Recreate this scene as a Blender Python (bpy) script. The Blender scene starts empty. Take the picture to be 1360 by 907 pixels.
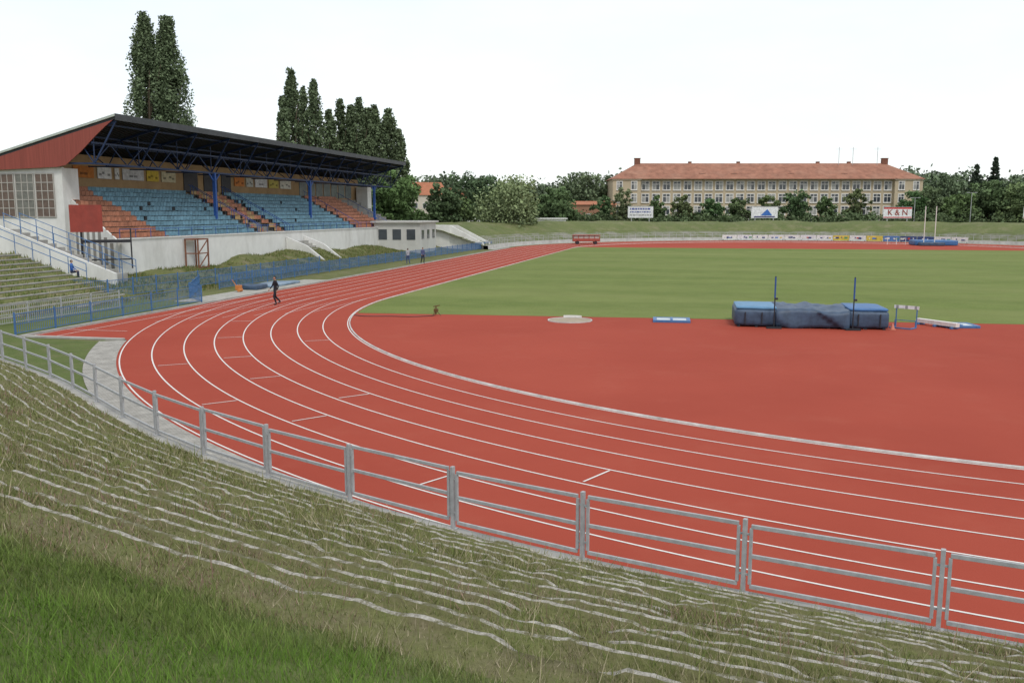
import bpy, math, numpy as np
from mathutils import Vector, Matrix
rng=np.random.default_rng(7)
SC=bpy.context.scene; COL=SC.collection
# ------------------------------------------------------------ helpers
def link(o,parent=None):
    COL.objects.link(o)
    if parent is not None: o.parent=parent
    return o
def empty(name,loc=(0,0,0)):
    e=bpy.data.objects.new(name,None); e.location=loc; e.empty_display_size=.2; return link(e)
LAT=rng.random((256,256))
def vn(x,y,seed=0):
    x=np.asarray(x,float)+seed*37.7; y=np.asarray(y,float)+seed*91.3
    xi=np.floor(x).astype(int); yi=np.floor(y).astype(int); fx=x-xi; fy=y-yi
    fx=fx*fx*(3-2*fx); fy=fy*fy*(3-2*fy)
    g=lambda a,b:LAT[a%256,b%256]
    return (g(xi,yi)*(1-fx)+g(xi+1,yi)*fx)*(1-fy)+(g(xi,yi+1)*(1-fx)+g(xi+1,yi+1)*fx)*fy
def fbm(x,y,seed=0,o=3):
    s=0;a=.5;t=0
    for i in range(o):
        s=s+a*vn(np.asarray(x)*2**i,np.asarray(y)*2**i,seed+i);t+=a;a*=.5
    return s/t
def N(nt,t,**k):
    n=nt.nodes.new(t)
    for a,b in k.items():
        if a in n.inputs: n.inputs[a].default_value=b
        else: setattr(n,a,b)
    return n
def ramp(nt,fac,stops):
    r=nt.nodes.new("ShaderNodeValToRGB"); e=r.color_ramp.elements
    while len(e)<len(stops): e.new(.5)
    for i,(p,c) in enumerate(stops):
        e[i].position=p; e[i].color=(c[0],c[1],c[2],1) if not isinstance(c,(int,float)) else (c,c,c,1)
    nt.links.new(fac,r.inputs[0]); return r.outputs[0]
def noise(nt,scale,detail=4,rough=.6,stretch=(1,1,1),rot=0):
    tc=N(nt,"ShaderNodeTexCoord"); mp=N(nt,"ShaderNodeMapping"); mp.inputs['Scale'].default_value=stretch
    mp.inputs['Rotation'].default_value=(0,0,rot)
    nt.links.new(tc.outputs['Object'],mp.inputs[0])
    n=N(nt,"ShaderNodeTexNoise",Scale=scale,Detail=detail,Roughness=rough); nt.links.new(mp.outputs[0],n.inputs['Vector'])
    return n.outputs[0]
def mixc(nt,fac,a,b,mode='MIX'):
    m=nt.nodes.new("ShaderNodeMix"); m.data_type='RGBA'; m.blend_type=mode
    for s,i in ((fac,0),(a,6),(b,7)):
        if isinstance(s,(int,float)): m.inputs[i].default_value=s
        elif isinstance(s,tuple): m.inputs[i].default_value=(*s,1)
        else: nt.links.new(s,m.inputs[i])
    return m.outputs[2]
def base(name,rough=.8,metal=0,spec=.3):
    m=bpy.data.materials.new(name); m.use_nodes=True; nt=m.node_tree
    b=nt.nodes['Principled BSDF']; b.inputs['Roughness'].default_value=rough; b.inputs['Metallic'].default_value=metal
    b.inputs['Specular IOR Level'].default_value=spec
    return m,nt,b
def bump(nt,b,h,strength=.3,dist=.02):
    n=N(nt,"ShaderNodeBump",Strength=strength,Distance=dist); nt.links.new(h,n.inputs['Height']); nt.links.new(n.outputs[0],b.inputs['Normal'])
def M(name,c,var=.25,scale=2,rough=.8,metal=0,bmp=.15,bs=None,spec=.3,stretch=(1,1,1),dirt=None,dirt_amt=.5,dr=(.48,.72)):
    m,nt,b=base(name,rough,metal,spec)
    n=noise(nt,scale,6,.65,stretch)
    lo=tuple(x*(1-var) for x in c); hi=tuple(min(1,x*(1+var*.6)) for x in c)
    col=ramp(nt,n,[(.3,lo),(.7,hi)])
    if dirt:
        d=noise(nt,scale*.35,8,.7,(1,1,.35)); f=ramp(nt,d,[(dr[0],0.),(dr[1],dirt_amt)])
        col=mixc(nt,f,col,dirt)
    nt.links.new(col,b.inputs['Base Color'])
    if bmp: bump(nt,b,noise(nt,bs or scale*6,4),bmp)
    return m
def attrmat(name,rough=.8,spec=.2,nsc=None):
    m,nt,b=base(name,rough,0,spec)
    a=N(nt,"ShaderNodeAttribute",attribute_name="col"); col=a.outputs[0]
    if nsc:
        col=mixc(nt,1.0,col,ramp(nt,noise(nt,nsc,5),[(.3,.7),(.7,1.15)]),'MULTIPLY')
    nt.links.new(col,b.inputs['Base Color'])
    return m
def npmesh(name,V,F,mats,mi=None,col=None,parent=None,smooth=False,fsize=None):
    """V (n,3); F (m,k) uniform faces"""
    V=np.asarray(V,np.float32); F=np.asarray(F,np.int32)
    me=bpy.data.meshes.new(name); me.vertices.add(len(V)); me.vertices.foreach_set('co',V.ravel())
    k=F.shape[1]; me.loops.add(F.size); me.loops.foreach_set('vertex_index',F.ravel())
    me.polygons.add(len(F)); me.polygons.foreach_set('loop_start',np.arange(0,F.size,k,dtype=np.int32))
    me.polygons.foreach_set('loop_total',np.full(len(F),k,np.int32))
    if mi is not None: me.polygons.foreach_set('material_index',np.asarray(mi,np.int32))
    if smooth: me.polygons.foreach_set('use_smooth',np.ones(len(F),bool))
    for m in mats: me.materials.append(m)
    if col is not None:
        a=me.color_attributes.new('col','FLOAT_COLOR','POINT')
        c=np.ones((len(V),4),np.float32); c[:,:3]=col; a.data.foreach_set('color',c.ravel())
    me.update(calc_edges=True); me.validate()
    return link(bpy.data.objects.new(name,me),parent)
class B:
    def __init__(s): s.v=[];s.f=[];s.m=[];s.c=[]
    def add(s,V,F,mi=0,c=(1,1,1)):
        o=len(s.v); s.v+= [tuple(p) for p in V]; s.c+=[c]*len(V)
        for f in F: s.f.append([i+o for i in f]); s.m.append(mi)
    def box(s,c,d,rot=0,mi=0,col=(1,1,1),M3=None):
        x,y,z=d[0]/2,d[1]/2,d[2]/2; P=[]
        for a in(-x,x):
            for b in(-y,y):
                for e in(-z,z):
                    v=Vector((a,b,e))
                    if M3 is not None: v=M3@v
                    elif rot: v=Matrix.Rotation(rot,3,'Z')@v
                    P.append((c[0]+v.x,c[1]+v.y,c[2]+v.z))
        s.add(P,[(0,1,3,2),(4,6,7,5),(0,4,5,1),(2,3,7,6),(0,2,6,4),(1,5,7,3)],mi,col)
    def beam(s,p,q,w,h,mi=0,col=(1,1,1)):
        p=Vector(p);q=Vector(q);d=q-p;L=d.length
        x=d.normalized(); up=Vector((0,0,1))
        if abs(x.z)>.99: up=Vector((0,1,0))
        y=up.cross(x).normalized(); z=x.cross(y)
        s.box((p+q)/2,(L,w,h),mi=mi,col=col,M3=Matrix((x,y,z)).transposed())
    def cyl(s,p,q,r,r2=None,n=8,mi=0,col=(1,1,1)):
        p=Vector(p);q=Vector(q);x=(q-p).normalized();r2=r if r2 is None else r2
        up=Vector((0,0,1)) if abs(x.z)<.9 else Vector((1,0,0)); y=up.cross(x).normalized(); z=x.cross(y)
        V=[];
        for c,rr in((p,r),(q,r2)):
            for i in range(n):
                a=2*math.pi*i/n; V.append(c+y*math.cos(a)*rr+z*math.sin(a)*rr)
        F=[(i,(i+1)%n,n+(i+1)%n,n+i) for i in range(n)]+[tuple(range(n))[::-1],tuple(range(n,2*n))]
        s.add(V,F,mi,col)
    def prism(s,poly,ext,mi=0,col=(1,1,1)):
        n=len(poly);e=Vector(ext); V=[Vector(p) for p in poly]; V+=[p+e for p in V]
        s.add(V,[tuple(range(n))[::-1],tuple(range(n,2*n))]+[(i,(i+1)%n,n+(i+1)%n,n+i) for i in range(n)],mi,col)
    def obj(s,name,mats,parent=None,bevel=0,smooth=False,loc=None):
        me=bpy.data.meshes.new(name); me.from_pydata(s.v,[],s.f)
        for m in mats: me.materials.append(m)
        me.polygons.foreach_set('material_index',s.m)
        a=me.color_attributes.new('col','FLOAT_COLOR','POINT')
        c=np.ones((len(s.v),4),np.float32); c[:,:3]=np.array(s.c); a.data.foreach_set('color',c.ravel())
        if smooth: me.polygons.foreach_set('use_smooth',[True]*len(s.f))
        me.update()
        o=link(bpy.data.objects.new(name,me),parent)
        if loc: o.location=loc
        if bevel:
            b=o.modifiers.new('bevel','BEVEL'); b.width=bevel; b.segments=2; b.limit_method='ANGLE'
        return o
# ------------------------------------------------------------ camera, light
CAM=(-16.2,-56.36,5.6); YAW=.2092
cd=bpy.data.cameras.new("camera"); cam=link(bpy.data.objects.new("camera",cd)); SC.camera=cam
cd.lens=1189.8/1360*36; cd.sensor_width=36; cd.clip_end=3000; cd.clip_start=.05
cam.location=CAM; cam.rotation_euler=(math.pi/2-.143,0,YAW)
def S(t,D,z=0):
    """survey: point at distance D along the view axis from the spectator's standing place, t = lateral/forward ratio"""
    l=t*D
    return (CAM[0]-.2077*D+.9782*l, CAM[1]+.9782*D+.2077*l, z)
w=bpy.data.worlds.new("World"); SC.world=w; w.use_nodes=True; nt=w.node_tree; bg=nt.nodes['Background']
sky=N(nt,"ShaderNodeTexSky",sky_type='NISHITA',sun_disc=False,sun_elevation=math.radians(52),sun_rotation=math.radians(150))
nt.links.new(sky.outputs[0],bg.inputs[0]); bg.inputs[1].default_value=.05
bg2=N(nt,"ShaderNodeBackground"); tc=N(nt,"ShaderNodeTexCoord"); mp=N(nt,"ShaderNodeMapping"); mp.inputs['Scale'].default_value=(1,1,3)
nt.links.new(tc.outputs['Generated'],mp.inputs[0]); nz=N(nt,"ShaderNodeTexNoise",Scale=2.2,Detail=6.,Roughness=.55); nt.links.new(mp.outputs[0],nz.inputs['Vector'])
nt.links.new(ramp(nt,nz.outputs[0],[(.35,(.80,.83,.86)),(.62,(.90,.90,.89))]),bg2.inputs[0]); bg2.inputs[1].default_value=.95
ad=N(nt,"ShaderNodeAddShader"); nt.links.new(bg.outputs[0],ad.inputs[0]); nt.links.new(bg2.outputs[0],ad.inputs[1]); nt.links.new(ad.outputs[0],nt.nodes['World Output'].inputs[0])
sl=bpy.data.lights.new("sun",'SUN'); sl.energy=1.4; sl.angle=math.radians(12); sl.color=(1,.96,.9)
sun=link(bpy.data.objects.new("sun",sl)); el,az=math.radians(52),math.radians(150)
sv=Vector((math.sin(az)*math.cos(el),math.cos(az)*math.cos(el),math.sin(el))); sun.rotation_euler=sv.to_track_quat('Z','Y').to_euler(); sun.location=(30,-60,60)
SC.view_settings.view_transform='Standard'; SC.view_settings.look='None'; SC.view_settings.exposure=0
# ------------------------------------------------------------ materials
def track_mat():
    m,nt,b=base("red_tartan",.9,0,.1)
    a=ramp(nt,noise(nt,.12,5,.6),[(.3,(.315,.056,.034)),(.7,(.365,.070,.043))])
    f=ramp(nt,noise(nt,60,3,.7),[(.3,.84),(.7,1.12)])
    c=mixc(nt,1.,a,f,'MULTIPLY')
    s=ramp(nt,noise(nt,1.2,7,.75),[(.60,0.),(.78,.35)])
    c=mixc(nt,s,c,(.21,.045,.03))
    s=ramp(nt,noise(nt,.35,6,.7),[(.52,0.),(.75,.3)])
    c=mixc(nt,s,c,(.39,.11,.07))
    nt.links.new(c,b.inputs['Base Color']); bump(nt,b,noise(nt,120,3),.25,.01); return m
def lawn_mat(name,c1,c2,c3,stripes=True,sc=1.):
    m,nt,b=base(name,.9,0,.15)
    a=ramp(nt,noise(nt,.35*sc,7,.75),[(.3,c1),(.68,c2)])
    g=ramp(nt,noise(nt,9*sc,5,.8),[(.25,.55),(.75,1.35)])
    c=mixc(nt,1.,a,g,'MULTIPLY')
    if stripes:
        tc=N(nt,"ShaderNodeTexCoord"); sp=N(nt,"ShaderNodeSeparateXYZ"); nt.links.new(tc.outputs['Object'],sp.inputs[0])
        mm=N(nt,"ShaderNodeMath",operation='MULTIPLY'); mm.inputs[1].default_value=.75; nt.links.new(sp.outputs[1],mm.inputs[0])
        sn=N(nt,"ShaderNodeMath",operation='SINE'); nt.links.new(mm.outputs[0],sn.inputs[0])
        c=mixc(nt,1.,c,ramp(nt,sn.outputs[0],[(.0,.965),(.9,1.035)]),'MULTIPLY')
        c=mixc(nt,ramp(nt,noise(nt,.1,6,.7,(.25,1,1)),[(.42,0.),(.70,.6)]),c,c3)
        c=mixc(nt,ramp(nt,noise(nt,.5,7,.8,(.5,1,1)),[(.55,0.),(.75,.5)]),c,(.09,.13,.03))
    else:
        c=mixc(nt,ramp(nt,noise(nt,.8*sc,6,.7),[(.5,0.),(.7,.7)]),c,c3)
    nt.links.new(c,b.inputs['Base Color']); bump(nt,b,noise(nt,30*sc,4),.5,.05); return m
mTrack=track_mat()
mLawn=lawn_mat("infield_grass",(.12,.165,.036),(.165,.21,.055),(.235,.25,.09))
mRough=lawn_mat("rough_grass",(.10,.12,.04),(.17,.18,.07),(.24,.20,.13),False)
mGreen=lawn_mat("verge_grass",(.085,.12,.03),(.13,.165,.05),(.16,.145,.08),False,2)
mLine=M("white_line_paint",(.70,.68,.64),.15,8,.7,bmp=0)
mConc=M("concrete",(.40,.39,.36),.25,1.5,.9,dirt=(.16,.15,.12))
mMoss=M("overgrown_concrete",(.24,.24,.19),.3,1.1,.95,dirt=(.13,.16,.06),dirt_amt=.95,dr=(.40,.6))
mWhite=M("whitewashed_render",(.72,.72,.69),.08,1,.85,dirt=(.42,.41,.37),dirt_amt=.6)
mGalv=M("galvanised_steel",(.40,.41,.41),.22,9,.7,.1,bmp=.05,spec=.3)
mBlue=M("blue_paint",(.025,.085,.30),.2,3,.5)
mBlueF=M("blue_fence_paint",(.07,.17,.36),.2,3,.5)
mDark=M("dark_steel",(.03,.03,.035),.3,3,.5)
mRedP=M("red_paint",(.28,.05,.035),.2,2,.6,dirt=(.18,.05,.04))
mAttr=attrmat("painted_surface",.6,nsc=3)
mTan=M("tan_wall",(.34,.23,.12),.2,.7,.85,dirt=(.2,.12,.06))
mGlass=M("window_glass",(.05,.06,.07),.3,.5,.12,spec=.6,bmp=0)
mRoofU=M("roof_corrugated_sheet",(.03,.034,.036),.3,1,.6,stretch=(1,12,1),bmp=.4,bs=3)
# ------------------------------------------------------------ ground
a=np.linspace(0,2*math.pi,97)[:-1]
me=bpy.data.meshes.new("ground"); me.from_pydata([(1500*math.cos(t),1500*math.sin(t),-.02) for t in a],[],[list(range(96))]); me.materials.append(mRough)
link(bpy.data.objects.new("ground",me))
SL=84.39
def stadium(R,n=96,chute=None):
    P=[]
    for i in range(n+1):
        t=math.pi-math.pi*i/n; P.append((R*math.cos(t),SL+R*math.sin(t)))
    for i in range(n+1):
        t=-math.pi*i/n; p=(R*math.cos(t),R*math.sin(t))
        if chute and p[0]<-R*.5 and p[1]>chute:
            continue
        P.append(p)
    if chute: P.append((-math.sqrt(R*R-chute*chute),chute)); P.append((-R,chute))
    return P
P=stadium(46.34,n=160,chute=-21.3)
me=bpy.data.meshes.new("running_track"); me.from_pydata([(x,y,0) for x,y in P],[],[list(range(len(P)))[::-1]]); me.materials.append(mTrack)
link(bpy.data.objects.new("running_track",me))
yb0,yb1=-9.2,89.0
def xin(y):
    if y<0: return math.sqrt(36.3**2-y*y)
    if y>SL: return math.sqrt(36.3**2-(y-SL)**2)
    return 36.3
ys=np.concatenate([np.linspace(yb0,0,14),np.linspace(2,SL,20),np.linspace(SL+.5,yb1,10)])
V=[];F=[]
for i,y in enumerate(ys):
    X=xin(y)
    for x in np.linspace(-X,X,30): V.append((x,y+(0.06*(x+36)*max(0,1-(y-yb0)/40)),.006))
for i in range(len(ys)-1):
    for j in range(29): k=i*30+j; F.append((k,k+1,k+31,k+30))
npmesh("infield_lawn",V,F,[mLawn])
b=B()
def strip(path,wd,z,mi=0,closed=False):
    p=np.array(path,float); d=np.gradient(p,axis=0); 
    if closed: d=(np.roll(p,-1,0)-np.roll(p,1,0))
    d/=np.linalg.norm(d,axis=1)[:,None]; n=np.stack([-d[:,1],d[:,0]],1)
    wd=np.asarray(wd,float); wd=wd[:,None] if wd.ndim else wd
    L=p+n*wd/2; R=p-n*wd/2; m=len(p); V=[(*q,z) for q in L]+[(*q,z) for q in R]
    F=[(i,i+1,m+i+1,m+i) for i in range(m-1)]+([(m-1,0,m,2*m-1)] if closed else [])
    b.add(V,F,mi)
for k in range(0,9):
    R=36.5+1.22*k
    if k==8: R=46.2
    strip([(R*math.cos(t),R*math.sin(t)) for t in np.linspace(-math.pi,0,200)],.05,.006)
    strip([(R*math.cos(t),SL+R*math.sin(t)) for t in np.linspace(math.pi,0,120)],.055,.006)
    strip([(-R,0.05),(-R,SL*.5),(-R,SL-.05)],.055,.006); strip([(R,0.05),(R,SL*.5),(R,SL-.05)],.055,.006)
for k in (7,8):
    R=36.5+1.22*k if k<8 else 46.22
    strip([(-R,-.05),(-R,-10),(-R,-20.9)],.05,.0075)
for k in range(1,7):
    R=36.5+1.22*k; y0=-8.-k*1.2
    strip([(-R,-.05),(-R,y0/2),(-R,y0)],.03,.0075)
def radial(r0,ang,wd=.05,l=1.1,z=.0095):
    strip([((r0+q)*math.cos(ang),(r0+q)*math.sin(ang)) for q in(.06,l*.5,l)],wd,z)
for (x,y) in [(-18.4,-38),(-26.8,-34.2),(-26.7,-31),(-30.9,-28.7),(-21.9,-39.3),(-33.5,-24.5),(-35.5,-27),(-37.5,-20),(-30.5,-33),(-39.5,-14),(-8,-41),(-33,-20)]:
    r=math.hypot(x,y); k=math.floor((r-36.5)/1.22); radial(36.5+1.22*k,math.atan2(y,x))
for y in (-18.8,): 
    strip([(-46.2,y),(-45,y),(-42.9,y)],.05,.0095)
for y in (62,70.5,84.39): strip([(-46.2,y),(-40,y),(-36.6,y)],.06,.0095)
b.obj("track_lane_markings",[mLine])
def tube_strip(name,path,wd,z0,z1,mat,parent=None,closed=False):
    p=np.array(path,float); m=len(p)
    d=(np.roll(p,-1,0)-np.roll(p,1,0)) if closed else np.gradient(p,axis=0)
    d/=np.linalg.norm(d,axis=1)[:,None]; n=np.stack([-d[:,1],d[:,0]],1)
    V=[]
    for q,z in ((p-n*wd/2,z0),(p-n*wd/2,z1),(p+n*wd/2,z1),(p+n*wd/2,z0)): V+=[(*x,z) for x in q]
    F=[]
    for s in range(3):
        for i in range(m-1 if not closed else m): j=(i+1)%m; F.append((s*m+i,s*m+j,(s+1)*m+j,(s+1)*m+i))
    return npmesh(name,V,F,[mat],parent=parent)
mKerb=M("kerb_aluminium",(.58,.57,.54),.35,2,.6,dirt=(.3,.26,.22))
kp=[(36.4*math.cos(t),36.4*math.sin(t)) for t in np.linspace(-math.pi,0,220)]+[(36.4,y) for y in np.linspace(2,SL-2,20)]+[(36.4*math.cos(t),SL+36.4*math.sin(t)) for t in np.linspace(0,math.pi,120)]+[(-36.4,y) for y in np.linspace(SL-2,2,20)]
tube_strip("track_inner_kerb",kp,.055,0,.05,mKerb,closed=True)
# ------------------------------------------------------------ near fence path + terraces
ang=np.linspace(math.radians(-25),math.atan2(-35.4,-32.0),400)
rad=np.interp(-np.degrees(ang),[0,100,107,112,118,125,132.2],[46.8,46.8,46.85,47.1,47.3,47.6,47.72])
pts=[(r*math.cos(t),r*math.sin(t)) for r,t in zip(rad,ang)]+[(-35.9,-32.35),(-40.6,-29.3),(-46,-26.5),(-52,-24),(-60,-21),(-70,-17.5)]
pts=np.array(pts); dl=np.r_[0,np.cumsum(np.linalg.norm(np.diff(pts,axis=0),axis=1))]
def smooth_path(step):
    s=np.arange(0,dl[-1],step); x=np.interp(s,dl,pts[:,0]); y=np.interp(s,dl,pts[:,1])
    k=int(3/step); 
    if k>1:
        ker=np.hanning(2*k+1);ker/=ker.sum()
        x=np.convolve(np.pad(x,k,mode='reflect',reflect_type='odd'),ker,'valid'); y=np.convolve(np.pad(y,k,mode='reflect',reflect_type='odd'),ker,'valid')
    p=np.stack([x,y],1); d=np.gradient(p,axis=0); d/=np.linalg.norm(d,axis=1)[:,None]
    n=np.stack([d[:,1],-d[:,0]],1); sg=np.sign((n*p).sum(1).mean()); return s,p,n*sg,d
s_,p_,n_,d_=smooth_path(.08)
TR,RI,D0,Z0,NR=.50,.170,.34,.44,14
DE=D0+TR*NR
prof=[]
for i in range(NR):
    d=D0+TR*i; zl=Z0+RI*i-.02; z=Z0+RI*(i+1)
    for dd,zz in ((0,zl),(.0,z-.03),(.012,z),(.035,z+.006),(.062,z+.0),(.075,z-.035),(.20,z-.035),(.35,z-.032),(.48,z-.022)):
        prof.append((d+dd,zz,i))
ZE=Z0+RI*NR
top=[(DE+.2,ZE+.06),(DE+.6,ZE+.20),(DE+1.1,ZE+.38),(DE+1.9,ZE+.62),(DE+2.8,ZE+.85),(11.2,3.85),(12.4,4.0),(14.4,4.15),(18,4.3),(26,4.3),(45,-.1)]
for d,z in top: prof.append((d,z,99))
prof=np.array(prof); m=len(s_); K=len(prof)
V=np.zeros((K,m,3))
for k,(d,z,i) in enumerate(prof):
    if i<99:
        dj=(fbm(s_*.25,i*7.3,3)-.5)*.04+(fbm(s_*6,i*3.1,5)-.5)*.03
        cop=(k%9) in (1,2,3,4)
        zz=z+(fbm(s_*.3,i*5.7,9)-.5)*.025+(vn(s_*9+(k//9)*13,k*.3,4)-.5)*(.02 if cop else .006)
        if cop: zz=zz-np.clip(fbm(s_*1.6+i*11,i*2.9,12,4)-.52,0,1)*.35
    else:
        dj=0; zz=z+(fbm(s_*.4,d,21)-.5)*.14+(fbm(s_*2.3,d*2,22)-.5)*.07
        if d>40: zz=z
    V[k,:,:2]=p_+n_*(d+dj)[:,None] if np.ndim(dj) else p_+n_*d
    V[k,:,2]=zz
idx=np.arange(K*m).reshape(K,m)
F=np.stack([idx[:-1,:-1],idx[:-1,1:],idx[1:,1:],idx[1:,:-1]],-1)
mi=np.zeros((K-1,m-1),int)
for k in range(K-1):
    if prof[k][2]==99 or k>=NR*9-1: mi[k]=2
    else: mi[k]=0 if (k%9)<4 else 1
F=F.reshape(-1,4)
m1,nt,bb=base("terrace_kerb_concrete",.95,0,.1)
c=ramp(nt,noise(nt,15,7,.85),[(.32,(.12,.11,.085)),(.48,(.38,.36,.31)),(.66,(.66,.63,.56))])
g=ramp(nt,noise(nt,2.4,8,.8),[(.48,0.),(.56,.95)])
c=mixc(nt,g,c,(.15,.145,.075)); nt.links.new(c,bb.inputs['Base Color']); bump(nt,bb,noise(nt,25,6,.8),.8,.03)
m2,nt,bb=base("terrace_soil",.95,0,.05)
c=ramp(nt,noise(nt,22,8,.85),[(.3,(.09,.078,.045)),(.5,(.165,.145,.085)),(.75,(.26,.22,.145))])
g=ramp(nt,noise(nt,1.4,8,.75),[(.38,.1),(.58,.8)])
c=mixc(nt,g,c,ramp(nt,noise(nt,30,5,.8),[(.3,(.08,.105,.03)),(.7,(.19,.205,.075))])); nt.links.new(c,bb.inputs['Base Color']); bump(nt,bb,noise(nt,30,6,.8),.5,.02)
npmesh("spectator_terrace",V.reshape(-1,3),F,[m1,m2,mGreen],mi=mi.ravel())
def surf_z(s,d):
    i=np.floor((d-D0)/TR); z=Z0+RI*(i+1)-.03
    zt=np.interp(d,[DE]+[t[0] for t in top],[ZE]+[t[1] for t in top])
    return np.where(i<0,Z0,np.where(i>=NR,zt,z))
NC=5000000
sA,sB=14,dl[-1]-12
s=rng.uniform(sA,sB,NC); d=rng.uniform(D0-.1,14.5,NC)
x=np.interp(s,s_,p_[:,0]); y=np.interp(s,s_,p_[:,1]); nx=np.interp(s,s_,n_[:,0]); ny=np.interp(s,s_,n_[:,1])
x=x+nx*d; y=y+ny*d
dist=np.hypot(np.hypot(x-CAM[0],y-CAM[1]),3)
fr=((d-D0)%TR)/TR; lawn=d>DE
dens=np.clip((8.5/dist)**1.5,.03,1)
pat=fbm(x*.55,y*.55,31,4)
oncop=(fr<.15)&(~lawn)
pr=np.where(lawn,1.0,np.where(oncop,.05+.8*np.clip((pat-.52)*5,0,1),np.clip(.7+(pat-.44)*3.5,.5,1)))
keep=rng.random(NC)<dens*pr
x,y,d,s,dist,lawn,pat,fr=[q[keep] for q in (x,y,d,s,dist,lawn,pat,fr)]
n=len(x); z=surf_z(s,d)-.01+np.where(lawn,(rng.random(n)-.5)*.06,0)
pat2=fbm(x*.25+5,y*.25,41,3); pat3=fbm(x*2.5,y*2.5,47,2); r=rng.random(n)
hgt=np.where(lawn,.03+.07*r*r+.16*np.clip(pat3-.5,0,1),.02+.07*r**2+.20*np.clip(pat-.48,0,1)*r+.14*(r>.975)+.12*np.clip(pat3-.6,0,1))
green=np.array([.15,.195,.055]); olive=np.array([.235,.24,.10]); dry=np.array([.46,.40,.27]); pink=np.array([.31,.205,.16]); lush=np.array([.115,.20,.035])
u=rng.random(n)[:,None]; pp=np.clip((pat2-.3)*2.2+.05,0,1)[:,None]
c=np.where(u<.26,green,np.where(u<.52,olive,np.where(u<.60+.16*(1-pp)+.04,dry,np.where(u<.86*pp+.14,pink,olive))))
lw=np.clip((d-DE+.1)/.5+(pat-.5)*3,0,1)[:,None]*(u<.90)
mixl=np.where(pat2[:,None]>.52,olive*.75,lush)*.35+lush*.65
c=c*(1-lw)+mixl*lw*(.55+.5*rng.random(n)[:,None]+.7*pat3[:,None])
c=c*(.75+.5*rng.random(n)[:,None])
aa=rng.uniform(0,2*math.pi,n); wd=np.clip(dist*.0009,.004,.018)*rng.uniform(.7,1.4,n)
lean=rng.uniform(0,1.,n)*hgt; la=rng.uniform(0,2*math.pi,n)
P0=np.stack([x-np.cos(aa)*wd/2,y-np.sin(aa)*wd/2,z],1); P1=np.stack([x+np.cos(aa)*wd/2,y+np.sin(aa)*wd/2,z],1)
P2=np.stack([x+np.cos(la)*lean,y+np.sin(la)*lean,z+hgt],1)
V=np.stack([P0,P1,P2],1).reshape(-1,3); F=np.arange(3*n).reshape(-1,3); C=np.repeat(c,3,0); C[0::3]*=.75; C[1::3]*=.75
mBlade=attrmat("grass_blade",.8,.05)
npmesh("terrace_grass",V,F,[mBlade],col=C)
fo=tube_strip("fence_footing",p_[::3]+n_[::3]*.13,.44,-.01,.45,mConc)
m3,nt,bb=base("brick_paving",.9,0,.2)
tcn=N(nt,"ShaderNodeTexCoord"); br=N(nt,"ShaderNodeTexBrick",Scale=4.); nt.links.new(tcn.outputs['Object'],br.inputs['Vector'])
br.inputs['Color1'].default_value=(.42,.40,.36,1); br.inputs['Color2'].default_value=(.32,.31,.28,1); br.inputs['Mortar'].default_value=(.2,.19,.16,1); br.inputs['Mortar Size'].default_value=.02
c=mixc(nt,1.,br.outputs[0],ramp(nt,noise(nt,2,6),[(.3,.75),(.7,1.15)]),'MULTIPLY'); nt.links.new(c,bb.inputs['Base Color'])
b=B(); a0=math.atan2(-21.7,-41.3)
tt=np.linspace(a0,-.3,240); ro=np.interp(-np.degrees(tt),[0,107,118,132,150],[46.9,46.95,47.35,47.43,47.43]); rc_=(46.31+ro)/2
strip([(r*math.cos(t),r*math.sin(t)) for r,t in zip(rc_,tt)],ro-46.31,.011); 
b.obj("paved_path",[m3])
b=B(); b.box((-46.5,-10.6,.03),(.2,21.3,.08)); b.box((-43.9,-21.45,.03),(5.3,.28,.08)); b.box((-46.5,42,.03),(.2,83.9,.08))
b.obj("track_edge_kerb",[mConc])
b=B(); b.box((-47.75,4.,.01),(2.2,19,.05)); b.obj("gravel_path",[M("pale_gravel",(.38,.37,.33),.25,3,.9,dirt=(.16,.18,.09))])
q=[(-41.5,-22.2)]+[(47.44*math.cos(t),47.44*math.sin(t)) for t in np.linspace(a0-.02+.0,math.atan2(-36.3,-30.5),30)]
q2=[tuple(p-.08*n) for p,n in zip(p_[::30],n_[::30]) if -60<p[0]<-30.6][0:]
poly=q+q2+[(-60,-10),(-51.5,-5),(-46.65,-5),(-46.65,-21.7)]
me=bpy.data.meshes.new("verge"); me.from_pydata([(x,y,.0) for x,y in poly],[],[list(range(len(poly)))]); me.materials.append(mGreen); link(bpy.data.objects.new("verge_lawn",me))
# ------------------------------------------------------------ galvanised fence
L=dl[-1]; b=B(); step=2.42
i0=int(np.argmin(np.hypot(p_[:,0]+15.55,p_[:,1]+44.4))); s0=s_[i0]%step
S_=np.arange(s0,L-14,step)
def at(s): return np.array([np.interp(s,s_,p_[:,0]),np.interp(s,s_,p_[:,1])])
fz=.445
for k,sv_ in enumerate(S_):
    p=at(sv_); q=at(sv_+step); dd=(q-p)/np.linalg.norm(q-p); rot=math.atan2(dd[1],dd[0]); jz=rng.normal(0,.012)
    b.box((p[0],p[1],fz+.53),(.055,.07,1.06),rot); b.box((p[0],p[1],fz+.012),(.14,.14,.012),rot)
    g=.085; A=p+dd*g; Q=q-dd*g
    for zz,hh in ((.985,.055),(.56,.055),(.13,.055)):
        b.beam((A[0],A[1],fz+zz+jz),(Q[0],Q[1],fz+zz+jz+rng.normal(0,.005)),.04,hh)
    for E in (A,Q): b.box((E[0],E[1],fz+.558+jz),(.042,.045,.79),rot)
    for E,Fp in((A,p),(Q,q)):
        for zz in (.85,.28): b.beam((E[0],E[1],fz+zz),(Fp[0],Fp[1],fz+zz),.02,.03)
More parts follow.
